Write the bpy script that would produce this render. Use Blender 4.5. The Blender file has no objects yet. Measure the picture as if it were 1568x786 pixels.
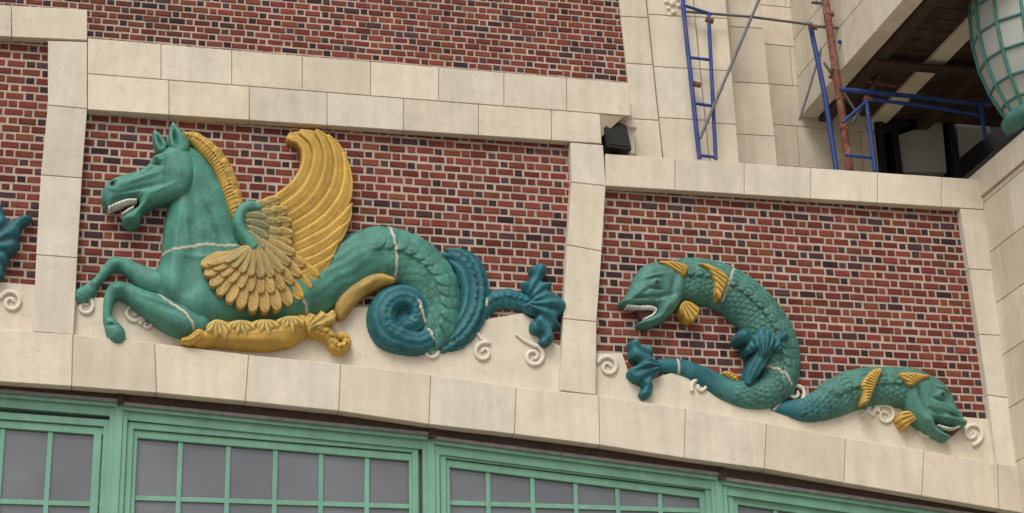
import bpy, math, random
import numpy as np
from mathutils import Matrix, Vector
random.seed(7); rng=np.random.default_rng(7)
scene=bpy.context.scene
# ------------------------------------------------------------------ camera / survey
FPX=2926.0; TH=math.radians(21); PS=math.radians(14); RO=0.027
f=np.array([math.sin(PS)*math.cos(TH),math.cos(PS)*math.cos(TH),math.sin(TH)])
r0=np.array([math.cos(PS),-math.sin(PS),0.0]); u0=np.cross(r0,f)
rr=r0*math.cos(RO)-u0*math.sin(RO); uu=u0*math.cos(RO)+r0*math.sin(RO)
LD=22.0; T=np.array([0,0,1.6+LD*f[2]]); C=T-LD*f
SC=FPX/LD
def P(px,py,h=0.0):
    """photo survey -> metres on the vertical plane y=-h of the facade"""
    px=np.asarray(px,float); py=np.asarray(py,float)
    a=(px-784)/FPX; b=(393-py)/FPX
    D=f+a[...,None]*rr+b[...,None]*uu
    t=(-h-C[1])/D[...,1]
    return C+t[...,None]*D
cam=bpy.data.cameras.new("camera"); co=bpy.data.objects.new("camera",cam); scene.collection.objects.link(co)
cam.sensor_width=36; cam.lens=36*FPX/1568; cam.clip_end=2000
M=Matrix(((rr[0],uu[0],-f[0],C[0]),(rr[1],uu[1],-f[1],C[1]),(rr[2],uu[2],-f[2],C[2]),(0,0,0,1)))
co.matrix_world=M; scene.camera=co
# ------------------------------------------------------------------ materials
def newmat(name):
    m=bpy.data.materials.new(name); m.use_nodes=True
    return m,m.node_tree.nodes,m.node_tree.links,m.node_tree.nodes["Principled BSDF"]
def mat_col(name,rough=0.7,color=None,var=0.25,vscale=3.0,fine=60,bump=0.15,bdist=0.01,streak=0.0,metal=0,spec=0.4,dirt=None,dirtamt=0.0,dscale=7,point=False):
    m,N,L,B=newmat(name)
    tc=N.new('ShaderNodeTexCoord')
    if color is None:
        a=N.new('ShaderNodeAttribute'); a.attribute_name="Col"; src=a.outputs['Color']
    else:
        a=N.new('ShaderNodeRGB'); a.outputs[0].default_value=(*color,1); src=a.outputs[0]
    n1=N.new('ShaderNodeTexNoise'); n1.inputs['Scale'].default_value=vscale; n1.inputs['Detail'].default_value=6; n1.inputs['Roughness'].default_value=0.65
    L.new(tc.outputs['Object'],n1.inputs['Vector'])
    mr=N.new('ShaderNodeMapRange'); mr.inputs[1].default_value=0.3; mr.inputs[2].default_value=0.7
    mr.inputs[3].default_value=1-var; mr.inputs[4].default_value=1+var*0.6
    L.new(n1.outputs[0],mr.inputs[0])
    n2=N.new('ShaderNodeTexNoise'); n2.inputs['Scale'].default_value=fine; n2.inputs['Detail'].default_value=4
    L.new(tc.outputs['Object'],n2.inputs['Vector'])
    mr2=N.new('ShaderNodeMapRange'); mr2.inputs[1].default_value=0.3; mr2.inputs[2].default_value=0.7
    mr2.inputs[3].default_value=1-var*0.5; mr2.inputs[4].default_value=1+var*0.4
    L.new(n2.outputs[0],mr2.inputs[0])
    mu=N.new('ShaderNodeMath'); mu.operation='MULTIPLY'; L.new(mr.outputs[0],mu.inputs[0]); L.new(mr2.outputs[0],mu.inputs[1])
    fac=mu.outputs[0]
    if streak>0:
        mp=N.new('ShaderNodeMapping'); mp.inputs['Scale'].default_value=(5,5,0.5); L.new(tc.outputs['Object'],mp.inputs[0])
        n3=N.new('ShaderNodeTexNoise'); n3.inputs['Scale'].default_value=1.6; n3.inputs['Detail'].default_value=5; L.new(mp.outputs[0],n3.inputs['Vector'])
        mr3=N.new('ShaderNodeMapRange'); mr3.inputs[1].default_value=0.4; mr3.inputs[2].default_value=0.7; mr3.inputs[3].default_value=1; mr3.inputs[4].default_value=1-streak
        L.new(n3.outputs[0],mr3.inputs[0])
        m3=N.new('ShaderNodeMath'); m3.operation='MULTIPLY'; L.new(fac,m3.inputs[0]); L.new(mr3.outputs[0],m3.inputs[1]); fac=m3.outputs[0]
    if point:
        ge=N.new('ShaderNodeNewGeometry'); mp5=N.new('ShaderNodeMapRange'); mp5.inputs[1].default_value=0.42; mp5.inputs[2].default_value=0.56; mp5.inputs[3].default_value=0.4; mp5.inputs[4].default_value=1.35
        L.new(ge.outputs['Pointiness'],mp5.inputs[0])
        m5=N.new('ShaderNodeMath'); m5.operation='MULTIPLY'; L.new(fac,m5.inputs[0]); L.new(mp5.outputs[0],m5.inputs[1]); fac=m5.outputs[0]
    vm=N.new('ShaderNodeVectorMath'); vm.operation='SCALE'; L.new(src,vm.inputs[0]); L.new(fac,vm.inputs['Scale'])
    out=vm.outputs[0]
    if dirt is not None:
        n4=N.new('ShaderNodeTexNoise'); n4.inputs['Scale'].default_value=dscale; n4.inputs['Detail'].default_value=8; n4.inputs['Roughness'].default_value=0.75
        L.new(tc.outputs['Object'],n4.inputs['Vector'])
        mr4=N.new('ShaderNodeMapRange'); mr4.inputs[1].default_value=0.52; mr4.inputs[2].default_value=0.72; mr4.inputs[3].default_value=0; mr4.inputs[4].default_value=dirtamt
        L.new(n4.outputs[0],mr4.inputs[0])
        mx=N.new('ShaderNodeMixRGB'); L.new(mr4.outputs[0],mx.inputs[0]); L.new(out,mx.inputs[1]); mx.inputs[2].default_value=(*dirt,1); out=mx.outputs[0]
    L.new(out,B.inputs['Base Color'])
    B.inputs['Roughness'].default_value=rough; B.inputs['Metallic'].default_value=metal
    B.inputs['Specular IOR Level'].default_value=spec
    if bump>0:
        bp=N.new('ShaderNodeBump'); bp.inputs['Strength'].default_value=bump; bp.inputs['Distance'].default_value=bdist
        L.new(n2.outputs[0],bp.inputs['Height']); L.new(bp.outputs[0],B.inputs['Normal'])
    return m
M_STONE=mat_col("cast_stone",0.85,var=0.11,vscale=1.9,fine=45,bump=0.3,streak=0.10,spec=0.2,dirt=(0.38,0.33,0.25),dirtamt=0.35)
M_BRICK=mat_col("brick",0.85,var=0.25,vscale=9,fine=90,bump=0.5,spec=0.2)
M_MORTAR=mat_col("mortar",0.95,(0.47,0.375,0.30),var=0.28,vscale=4,fine=80,bump=0.4,spec=0.1)
M_JOINT=mat_col("stone_joint",0.95,(0.33,0.27,0.19),var=0.2,bump=0)
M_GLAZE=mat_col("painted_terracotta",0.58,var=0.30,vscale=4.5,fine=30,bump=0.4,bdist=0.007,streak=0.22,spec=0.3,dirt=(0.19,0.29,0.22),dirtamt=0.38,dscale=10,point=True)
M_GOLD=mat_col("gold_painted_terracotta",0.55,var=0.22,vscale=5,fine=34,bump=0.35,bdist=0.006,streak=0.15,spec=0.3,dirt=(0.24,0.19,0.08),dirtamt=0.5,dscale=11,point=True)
M_WIN=mat_col("green_window_paint",0.5,(0.185,0.385,0.275),var=0.12,vscale=3,fine=30,bump=0.03,streak=0.15)
M_LINTEL=mat_col("rusty_lintel",0.8,(0.06,0.035,0.025),var=0.4,vscale=8)
M_FLASH=mat_col("lead_flashing",0.6,(0.22,0.21,0.19),var=0.3,vscale=10)
M_BLUE=mat_col("blue_scaffold_paint",0.5,(0.02,0.055,0.24),var=0.3,vscale=12,dirt=(0.2,0.1,0.05),dirtamt=0.6)
M_GREY=mat_col("galvanised_tube",0.5,(0.13,0.125,0.13),var=0.3,vscale=12)
M_RUST=mat_col("rusty_tube",0.8,(0.20,0.065,0.035),var=0.5,vscale=12,dirt=(0.38,0.33,0.28),dirtamt=0.8)
M_WOOD=mat_col("stained_decking",0.9,(0.055,0.032,0.020),var=0.6,vscale=3,fine=12)
M_BLACK=mat_col("black_metal",0.5,(0.012,0.012,0.014),var=0.2)
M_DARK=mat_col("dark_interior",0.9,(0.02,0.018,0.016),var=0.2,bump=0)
M_PANEL=mat_col("pale_panel",0.6,(0.40,0.40,0.37),var=0.15,bump=0)
M_LGREEN=mat_col("verdigris_paint",0.5,(0.06,0.20,0.17),var=0.3,vscale=8)
M_GROUND=mat_col("boardwalk",0.85,(0.30,0.26,0.21),var=0.2,vscale=2,fine=10)
def mat_glass(name,c,rough,spec=0.8,lo=0.75):
    m,N,L,B=newmat(name)
    tc=N.new('ShaderNodeTexCoord'); n=N.new('ShaderNodeTexNoise'); n.inputs['Scale'].default_value=0.9; n.inputs['Detail'].default_value=3
    L.new(tc.outputs['Object'],n.inputs['Vector'])
    cr=N.new('ShaderNodeValToRGB'); cr.color_ramp.elements[0].position=0.35; cr.color_ramp.elements[1].position=0.7
    cr.color_ramp.elements[0].color=(c[0]*lo,c[1]*lo,c[2]*lo,1); cr.color_ramp.elements[1].color=(*c,1)
    L.new(n.outputs[0],cr.inputs[0]); L.new(cr.outputs[0],B.inputs['Base Color'])
    B.inputs['Roughness'].default_value=rough; B.inputs['Specular IOR Level'].default_value=spec
    n2=N.new('ShaderNodeTexNoise'); n2.inputs['Scale'].default_value=1.7; L.new(tc.outputs['Object'],n2.inputs['Vector'])
    bp=N.new('ShaderNodeBump'); bp.inputs['Strength'].default_value=0.12; bp.inputs['Distance'].default_value=0.05; L.new(n2.outputs[0],bp.inputs['Height']); L.new(bp.outputs[0],B.inputs['Normal'])
    return m
M_GLASS=mat_glass("window_glass",(0.15,0.155,0.165),0.08,0.9,0.65)  # uneven grey base colour paints in the overcast sky reflection
M_LGLASS=mat_glass("lantern_glass",(0.46,0.48,0.43),0.3,0.5)
# ------------------------------------------------------------------ helpers
def link(o,parent=None):
    scene.collection.objects.link(o)
    if parent: o.parent=parent
    return o
def empty(name):
    o=bpy.data.objects.new(name,None); scene.collection.objects.link(o); return o
class MB:
    def __init__(s): s.v=[]; s.f=[]; s.c=[]
    def add(s,vs,fs,col=(1,1,1)):
        b=len(s.v); s.v+= [tuple(v) for v in vs]; s.f+=[tuple(b+i for i in q) for q in fs]; s.c+=[col]*len(vs)
    def obj(s,name,mat,parent,smooth=False):
        me=bpy.data.meshes.new(name); me.from_pydata(s.v,[],s.f)
        ca=me.color_attributes.new("Col",'FLOAT_COLOR','POINT')
        ca.data.foreach_set("color",np.array([(c[0],c[1],c[2],1.0) for c in s.c],dtype=np.float32).ravel())
        me.materials.append(mat)
        if smooth: me.polygons.foreach_set("use_smooth",[True]*len(me.polygons))
        me.update(); return link(bpy.data.objects.new(name,me),parent)
def prism(mb,W,yf,yb,col=(1,1,1),ch=0.0,gap=0.0):
    """W: world points (x,*,z) outline of the front face"""
    W=np.array([(w[0],w[2]) for w in W]); n=len(W); c=W.mean(0)
    area=0.5*sum(W[i][0]*W[(i+1)%n][1]-W[(i+1)%n][0]*W[i][1] for i in range(n))
    if area<0: W=W[::-1]
    def inset(A,q):
        if q==0: return A
        out=[]
        for i in range(n):
            p0,p1,p2=A[i-1],A[i],A[(i+1)%n]
            e1=(p1-p0)/np.linalg.norm(p1-p0); e2=(p2-p1)/np.linalg.norm(p2-p1)
            n1=np.array([-e1[1],e1[0]]); n2=np.array([-e2[1],e2[0]]); k=n1+n2; k=k/max(1e-6,(1+n1@n2))
            out.append(p1+k*q)
        return np.array(out)
    A=inset(W,gap); Bq=inset(A,ch) if ch else A
    vs=[(x,yb,z) for x,z in A]; fs=[]
    if ch:
        vs+=[(x,yf+ch,z) for x,z in A]+[(x,yf,z) for x,z in Bq]
        for i in range(n):
            j=(i+1)%n; fs.append((i,j,n+j,n+i)); fs.append((n+i,n+j,2*n+j,2*n+i))
        fs.append(tuple(range(2*n,3*n)))
    else:
        vs+=[(x,yf,z) for x,z in A]
        for i in range(n):
            j=(i+1)%n; fs.append((i,j,n+j,n+i))
        fs.append(tuple(range(n,2*n)))
    fs.append(tuple(range(n-1,-1,-1)))
    mb.add(vs,fs,col)
def PP(pts,h): return [P(x,y,h) for x,y in pts]
def box(mb,x0,x1,y0,y1,z0,z1,col=(1,1,1),ch=0.0):
    prism(mb,[(x0,0,z0),(x1,0,z0),(x1,0,z1),(x0,0,z1)],y0,y1,col,ch)
STC=(0.69,0.612,0.485)
def stc():
    k=1+rng.uniform(-0.10,0.06); w=rng.uniform(-0.014,0.012)
    return (STC[0]*k+w,STC[1]*k,STC[2]*k-w)
def bar(mb,a,b,w,yf,yb,col=(1,1,1)):
    a=np.array([a[0],a[2]]);b=np.array([b[0],b[2]]);d=(b-a)/np.linalg.norm(b-a);n=np.array([-d[1],d[0]])*w/2
    q=[a-n,b-n,b+n,a+n]; prism(mb,[(p[0],0,p[1]) for p in q],yf,yb,col,0.004)
def tubecurve(name,pts,r,mat,parent,closed=False,radii=None):
    cu=bpy.data.curves.new(name,'CURVE'); cu.dimensions='3D'; cu.bevel_depth=r; cu.bevel_resolution=3; cu.use_fill_caps=True
    sp=cu.splines.new('POLY'); sp.points.add(len(pts)-1)
    for i,p in enumerate(pts):
        sp.points[i].co=(p[0],p[1],p[2],1)
        if radii is not None: sp.points[i].radius=radii[i]
    sp.use_cyclic_u=closed; sp.use_smooth=True
    cu.materials.append(mat)
    return link(bpy.data.objects.new(name,cu),parent)
# ------------------------------------------------------------------ building
hall=empty("convention_hall_building")
FR=0.12
def li(pts):
    a=np.array(pts,float); return lambda x: float(np.interp(x,a[:,0],a[:,1]) if a[0,0]<=x<=a[-1,0] else (a[0,1]+(x-a[0,0])*(a[1,1]-a[0,1])/(a[1,0]-a[0,0]) if x<a[0,0] else a[-1,1]+(x-a[-1,0])*(a[-1,1]-a[-2,1])/(a[-1,0]-a[-2,0])))
G=0.004; CH=0.006
st=MB()
def course(top,bot,jt,jb,h,yb):
    for i in range(len(jt)-1):
        q=[(jt[i],top(jt[i])),(jt[i+1],top(jt[i+1])),(jb[i+1],bot(jb[i+1])),(jb[i],bot(jb[i]))]
        prism(st,PP(q,h),-h,yb,stc(),CH,G)
c1t=li([(134,58),(962,127)]); c1b=li([(134,113),(967,178)]); c2b=li([(134,168),(873,217)])
j=[134,247,355,463,568,672,772,868,964]; course(c1t,c1b,j,j[:-1]+[967],FR,0.34)
j=[134,259,382,501,618,733,845,919]; course(c1b,c2b,j,j[:-1]+[922],FR,0.3)
def blocks(L_,R_,h,yb):
    for i in range(len(L_)-1):
        prism(st,PP([L_[i],R_[i],R_[i+1],L_[i+1]],h),-h,yb,stc(),CH,G)
blocks([(73,62),(73,161),(62,268),(55,390),(50,508)],[(134,64),(134,167),(126,273),(119,395),(113,513)],FR-0.003,0.2)
blocks([(873,218),(875,279),(868,375),(862,488),(857,598)],[(924,222),(928,285),(922,385),(914,493),(913,605)],FR-0.003,0.2)
blocks([(-60,4),(-60,52)],[(18,8),(18,57)],FR,0.3); blocks([(18,8),(18,57)],[(134,15),(134,62)],FR,0.3)
c3t=li([(925,235),(1505,275)]); c3b=li([(928,285),(1505,321)])
j=[927,1034,1140,1242,1344,1442,1507]; course(c3t,c3b,j,j,FR,0.3)
blocks([(1470,319),(1484,412),(1499,512),(1512,605),(1527,712)],[(1535,323),(1540,415),(1550,515),(1560,612),(1580,720)],FR-0.003,0.2)
bt=li([(-60,499),(0,505),(113,512),(235,525),(380,543),(520,557),(660,573),(790,592),(915,605),(1050,625),(1175,648),(1295,670),(1415,690),(1527,710)])
bb=li([(-60,580),(0,585),(110,592),(240,602),(375,615),(520,630),(655,650),(787,665),(920,682),(1048,702),(1170,718),(1293,740),(1412,760),(1530,780)])
jt=[-130,-15,112,237,381,522,660,791,917,1050,1174,1295,1415,1528,1640]; jb=[-130,-15,110,240,376,519,657,788,919,1048,1171,1293,1412,1530,1640]
course(bt,bb,jt,jb,FR+0.03,0.16)
st.obj("stone_trim",M_STONE,hall)
jb_=MB()
prism(jb_,PP([(138,64),(960,134),(962,172),(915,215),(138,162)],FR-0.012),-(FR-0.012),0.29)
prism(jb_,PP([(930,241),(1500,279),(1500,316),(933,281)],FR-0.012),-(FR-0.012),0.29)
prism(jb_,PP([(78,66),(130,68),(130,167),(122,273),(115,395),(109,508),(54,504),(59,390),(66,268),(77,161)],FR-0.014),-(FR-0.014),0.19)
prism(jb_,PP([(879,222),(920,226),(923,285),(918,385),(910,493),(908,600),(861,594),(866,488),(872,375),(879,279)],FR-0.014),-(FR-0.014),0.19)
prism(jb_,PP([(1475,323),(1530,327),(1575,718),(1531,708),(1503,512)],FR-0.014),-(FR-0.014),0.19)
xs=list(range(-100,1601,40))
prism(jb_,PP([(x,bt(x)+3) for x in xs]+[(x,bb(x)-3) for x in xs[::-1]],FR+0.018),-(FR+0.018),0.15)
jb_.obj("stone_joint_mortar",M_JOINT,hall)
# carved slabs behind the reliefs
sl=MB(); SH=0.035
slab_main=[(108,520),(116,456),(160,456),(240,462),(420,470),(560,470),(700,500),(755,487),(800,480),(822,492),(838,520),(866,533),(864,604),(790,597),(660,578),(520,562),(380,548),(235,530)]
prism(sl,PP(slab_main,SH),-SH,0.1,STC,0.004)
prism(sl,PP([(-60,428),(0,432),(60,437),(60,515),(-60,507)],SH),-SH,0.1,STC,0.004)
slab_r=[(905,608),(908,541),(953,541),(968,588),(1040,568),(1075,590),(1190,615),(1260,620),(1330,606),(1385,617),(1470,638),(1510,642),(1530,655),(1535,716),(1415,694),(1295,674),(1175,652),(1050,629),(915,609)]
prism(sl,PP(slab_r,SH),-SH,0.1,STC,0.004)
sl.obj("carved_background_slab",M_STONE,hall)
M_SCR=mat_col("scroll_stone",0.85,(0.72,0.66,0.55),var=0.12,bump=0.2)
def spiral(cx,cy,R,a0,turns,tail=None,w=0.02):
    pts=[];rad=[]
    n=44
    hh=SH+0.012
    for i in range(n+1):
        k=i/n; a=math.radians(a0)+turns*2*math.pi*k; r=R*(1-0.82*k)
        pts.append(P(cx+r*math.cos(a),cy+r*math.sin(a),hh)); rad.append(1.3-0.45*k)
    if tail: 
        tt=tail+[(cx+R*math.cos(math.radians(a0)),cy+R*math.sin(math.radians(a0)))]
        o=[]
        for q in range(len(tt)-1):
            for s in range(5): o.append((tt[q][0]+(tt[q+1][0]-tt[q][0])*s/5,tt[q][1]+(tt[q+1][1]-tt[q][1])*s/5))
        pts=[P(x,y,hh) for x,y in o]+pts; rad=[0.7+0.6*i/len(o) for i in range(len(o))]+rad
    return tubecurve("scroll_carving",pts,w,M_SCR,hall,radii=rad)
for a in [(17,463,18,200,1.4),(130,470,17,180,1.4),(205,478,16,0,1.3),(741,540,16,-60,-1.3,[(727,505),(738,520)]),(817,546,17,-90,1.5,[(790,512),(803,522)]),(931,562,17,200,1.4,[(921,543)]),(660,538,11,0,1.2),
          (1072,592,14,150,1.2),(1218,602,15,60,-1.3),(1355,636,18,180,1.4,[(1318,640),(1328,628)]),(1417,657,13,0,1.3),(1488,664,18,90,-1.4),(1335,628,10,20,-1.1),(225,497,10,180,1.2)]:
    spiral(*a[:5],tail=a[5] if len(a)>5 else None)
# ------------------------------------------------------------------ bricks
def inpoly(pts,X,Y):
    ins=np.zeros(np.shape(X),bool); n=len(pts)
    for i in range(n):
        x0,y0=pts[i];x1,y1=pts[(i+1)%n]
        c=((y0>Y)!=(y1>Y)); 
        with np.errstate(divide='ignore',invalid='ignore'):
            xx=(x1-x0)*(Y-y0)/((y1-y0) if y1!=y0 else 1e-9)+x0
        ins^= c&(X<xx)
    return ins
def bricks(name,poly_px,y,course_h,ls,lh,jn,jv,dark_zone=None):
    poly=[(w[0],w[2]) for w in PP(poly_px,-y)]
    a=np.array(poly); x0,x1,z0,z1=a[:,0].min(),a[:,0].max(),a[:,1].min(),a[:,1].max()
    mb=MB(); row=int(z0/course_h)
    while row*course_h<z1:
        z=row*course_h; off=((row%2)*(ls+lh+2*jv)*0.5)+rng.uniform(-.015,.015); k=0
        per=ls+lh+2*jv; x=math.floor((x0-per)/per)*per+off
        rowk=rng.uniform(0.93,1.07)
        while x<x1:
            L_=ls if k%2==0 else lh
            cx,cz=x+L_/2,z+course_h/2
            if inpoly(poly,np.array(cx),np.array(cz)):
                hd=(k%2==1)
                u=rng.random()
                if hd and u<0.5 or (not hd and u<0.10):
                    c=np.array([0.070,0.034,0.040])*rng.uniform(0.5,1.3)
                else:
                    c=np.array([0.190,0.043,0.031])*rng.uniform(0.62,1.2); c[1]*=rng.uniform(0.85,1.3)
                c=c*rowk
                if dark_zone and cx<dark_zone: c=c*np.array([0.8,0.95,0.9])
                jx=rng.uniform(-.004,.004); jz=rng.uniform(-.002,.002); hb=course_h-jn*0.92; yf=y-0.004+rng.uniform(-.006,.003)
                X0,X1=x+jx,x+jx+L_+rng.uniform(-.006,.006); Z0,Z1=z+jz,z+jz+hb+rng.uniform(-.004,.003)
                tl=rng.uniform(-.002,.002)
                g=0.005
                vs=[(X0,y+.03,Z0),(X1,y+.03,Z0),(X1,y+.03,Z1),(X0,y+.03,Z1),(X0,yf+g,Z0),(X1,yf+g,Z0+tl),(X1,yf+g,Z1+tl),(X0,yf+g,Z1),
                    (X0+g,yf,Z0+g),(X1-g,yf+tl,Z0+g+tl),(X1-g,yf+tl,Z1-g+tl),(X0+g,yf,Z1-g)]
                fs=[(0,1,5,4),(1,2,6,5),(2,3,7,6),(3,0,4,7),(4,5,9,8),(5,6,10,9),(6,7,11,10),(7,4,8,11),(8,9,10,11)]
                mb.add(vs,fs,tuple(c))
            x+=L_+jv; k+=1
        row+=1
    mb.obj(name,M_BRICK,hall)
    mm=MB(); prism(mm,[(p[0],0,p[1]) for p in poly],y+0.003,y+0.12); mm.obj(name+"_mortar",M_MORTAR,hall)
BA=(0.0,0.100,0.190,0.086,0.032,0.022)
bricks("brick_panel",[(100,145),(890,200),(880,560),(100,490)],*BA)
bricks("brick_panel_side",[(-80,30),(95,45),(70,470),(-80,462)],*BA)
bricks("brick_panel_end",[(915,262),(1485,300),(1530,680),(905,590)],*BA)
bricks("upper_brick_wall",[(-80,-120),(975,-120),(985,165),(-80,70)],0.35,0.086,0.18,0.08,0.025,0.018,dark_zone=float(P(318,30,-0.35)[0]))
# ------------------------------------------------------------------ upper right masonry
ur=MB(); urj=MB()
def wallblocks(xl,xr,rows,h,yb):
    for i in range(len(rows)-1):
        y0,y1=rows[i],rows[i+1]
        q=[(xl(y0),y0),(xr(y0),y0+0.06*(xr(y0)-xl(y0))),(xr(y1),y1+0.06*(xr(y1)-xl(y1))),(xl(y1),y1)]
        prism(ur,PP(q,h),-h,yb,stc(),CH,G)
lin=lambda xa,ya,xb,yb: (lambda y: xa+(xb-xa)*(y-ya)/(yb-ya))
wallblocks(lin(948,0,973,232),lin(990,0,1015,240),[-160,-60,25,97,182,270],-0.30,0.6)
wallblocks(lin(990,0,1015,240),lin(1062,0,1086,240),[-160,-62,22,102,180,270],-0.33,0.6)
wallblocks(lin(1062,0,1086,240),lin(1112,0,1132,240),[-160,-42,26,106,188,275],-0.36,0.6)
wallblocks(lin(1100,0,1128,240),lin(1165,0,1190,240),[-170,-70,40,125,205,290],-1.2,1.5)
prism(urj,PP([(950,-160),(1108,-150),(1130,270),(976,265)],-0.37),0.37,0.59)
YF=2.5
p0=P(1225,180,-YF); XB,ZB=float(p0[0]),float(p0[2])
xl=float(P(1120,180,-YF)[0])
ztop=ZB+6
xw1=float(P(1342,220,-YF)[0])
z=ZB-2.0; k=0
while z<ztop:
    x=xl-0.4*(k%2)
    while x<xw1+0.0:
        x2=min(x+0.95,xw1); 
        if x2-x>0.05: prism(ur,[(x,0,z),(x2,0,z),(x2,0,z+0.62),(x,0,z+0.62)],YF,YF+0.3,stc(),CH,G)
        x=x2+1e-4
        if x2>=xw1: break
    z+=0.62;k+=1
box(urj,xl-1,xw1,YF+0.012,YF+0.28,ZB-2.2,ztop)
def sideblocks(X,ya,yb,z0,z1,dh,dl,thick=0.25):
    z=z0;k=0
    while z<z1-0.01:
        zz=min(z+dh,z1); y=ya+(-dl*0.5 if k%2 else 0)
        while y<yb:
            a=max(y,ya)+G; b=min(y+dl,yb)-G
            if b-a>0.05:
                c=stc(); g=CH
                vs=[(X+thick,a,z+G),(X+thick,b,z+G),(X+thick,b,zz-G),(X+thick,a,zz-G),(X+g,a,z+G),(X+g,b,z+G),(X+g,b,zz-G),(X+g,a,zz-G),
                    (X,a+g,z+G+g),(X,b-g,z+G+g),(X,b-g,zz-G-g),(X,a+g,zz-G-g)]
                fs=[(0,1,5,4),(1,2,6,5),(2,3,7,6),(3,0,4,7),(4,5,9,8),(5,6,10,9),(6,7,11,10),(7,4,8,11),(8,9,10,11)]
                ur.add(vs,fs,c)
            y+=dl
        z=zz;k+=1
sideblocks(XB,-2.0,YF-0.01,ZB,ZB+3.6,0.6,0.95)
box(urj,XB+0.012,XB+0.24,-1.99,YF-0.02,ZB+0.008,ZB+3.6)
XW=float(P(1518,470,0)[0]); ZW=float(P(1508,268,0)[2])
sideblocks(XW,-3.2,0.3,-0.02,ZW-0.36,0.66,0.95)
sideblocks(XW-0.03,-3.2,0.3,ZW-0.36,ZW,0.36,1.1,0.5)
box(urj,XW+0.012,XW+4,-3.19,0.29,0,ZW-0.02)
ur.obj("upper_stonework",M_STONE,hall); urj.obj("upper_stonework_joints",M_JOINT,hall)
orn=MB()
for (x,y,r) in [(1030,5,6),(1036,-6,6),(1024,12,4),(1032,18,5),(1040,8,5),(1021,2,5),(1027,22,3),(1038,-1,4)]:
    c=P(x,y,-0.31); R=r/SC
    vs=[];fs=[]
    for i in range(5):
        for k2 in range(10):
            ph=i/4*math.pi/2; a=k2*2*math.pi/10
            vs.append((c[0]+R*math.cos(ph)*math.cos(a),0.33-R*0.8*math.sin(ph),c[2]+R*math.cos(ph)*math.sin(a)))
    for i in range(4):
        for k2 in range(10): fs.append((i*10+k2,i*10+(k2+1)%10,(i+1)*10+(k2+1)%10,(i+1)*10+k2))
    orn.add(vs,fs,STC)
for q,hh in [([(936,180),(972,184),(976,196),(938,192)],-0.05),([(940,193),(970,197),(973,236),(943,232)],-0.1)]:
    prism(orn,PP(q,hh),-hh,0.33,stc(),0.01)
orn.obj("carved_ornament",M_STONE,hall)
so=MB()
box(so,XB+0.25,XB+7,-2.0,YF,ZB+0.10,ZB+0.2)
yy=-1.85
while yy<YF-0.1:
    box(so,XB+0.26,XB+7,yy,yy+0.27,ZB+0.07,ZB+0.097); yy+=0.285
so.obj("bay_soffit",M_WOOD,hall)
so2=MB()
for dx in (0.28,1.75,3.9): box(so2,XB+dx,XB+dx+0.16,-2.0,YF,ZB-0.04,ZB+0.066)
box(so2,XB+0.26,XB+7,0.55,0.75,ZB-0.07,ZB-0.043)
so2.obj("bay_soffit_beams",M_LINTEL,hall)
so3=MB(); box(so3,XB+1.05,XB+1.3,-2.0,YF,ZB+0.02,ZB+0.067,STC); so3.obj("bay_soffit_stone_strip",M_STONE,hall)
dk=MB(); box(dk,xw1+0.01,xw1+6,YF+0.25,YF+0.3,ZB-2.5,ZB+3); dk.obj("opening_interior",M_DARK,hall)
pn=MB(); prism(pn,PP([(1378,205),(1445,182),(1452,262),(1385,262)],-YF),YF+0.05,YF+0.2); 
prism(pn,PP([(1462,150),(1500,125),(1520,200),(1472,240)],-YF),YF+0.05,YF+0.2); pn.obj("door_panel",M_PANEL,hall)
bk=MB()
for i,(a,b) in enumerate([((1368,190),(1378,275)),((1450,160),(1466,275)),((1345,175),(1352,270)),((1340,205),(1470,160)),((1455,150),(1520,110)),((1350,180),(1500,95))]):
    bar(bk,P(*a,-YF),P(*b,-YF),0.09,YF-0.03-0.004*i,YF+0.24)
bk.obj("door_frame",M_BLACK,hall)
tr=MB(); zt=float(P(1200,262,0)[2])-0.25
box(tr,float(P(975,240,0)[0]),XW+4,0.3,YF+0.3,zt-0.2,zt,STC); tr.obj("terrace_floor",M_STONE,hall)
rl=MB(); box(rl,XW+0.0,XW+0.12,-3.2,0.7,ZW+0.003,ZW+0.09); rl.obj("wing_wall_rail",M_BLACK,hall)
# ------------------------------------------------------------------ window
wn=MB(); gl=MB(); li_=MB(); fl=MB()
lt=[(-60,585),(0,591),(183,606),(184,610),(660,657),(661,662),(1105,719),(1106,725),(1530,786),(1640,803)]
prism(li_,PP([(a,b-6) for a,b in lt]+[(a,b+6) for a,b in lt[::-1]],0.0),-0.0,0.17)
prism(fl,PP([(a,b+5) for a,b in lt]+[(a,b+10) for a,b in lt[::-1]],0.012),-0.012,0.17)
for x in (184,661,1106):
    y=dict(lt)[x]; prism(li_,PP([(x-4,y-6),(x+6,y-6),(x+6,y+9),(x-4,y+9)],0.03),-0.03,0.15)
prism(wn,PP([(a,b+9) for a,b in lt]+[(a,b+17) for a,b in lt[::-1]],-0.02),0.02,0.2)
prism(wn,PP([(a,b+15) for a,b in lt]+[(a,b+32) for a,b in lt[::-1]],-0.06),0.06,0.22)
ZBOT=float(P(400,1080,0)[2])
def vbar(px,py,wpx,yf,yb,zt_off=0.0):
    w=wpx/SC; p=P(px,py,-yf); prism(wn,[(p[0]-w/2,0,ZBOT),(p[0]+w/2,0,ZBOT),(p[0]+w/2,0,p[2]+zt_off),(p[0]-w/2,0,p[2]+zt_off)],yf,yb,ch=0.004)
def lnf(a,b): return lambda x: a[1]+(b[1]-a[1])*(x-a[0])/(b[0]-a[0])
for x,y in [(-290,605),(183,628),(660,682),(1100,742),(1520,800)]:
    vbar(x,y-10,25,0.05,0.2); vbar(x,y-8,11,0.03,0.06)
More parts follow.
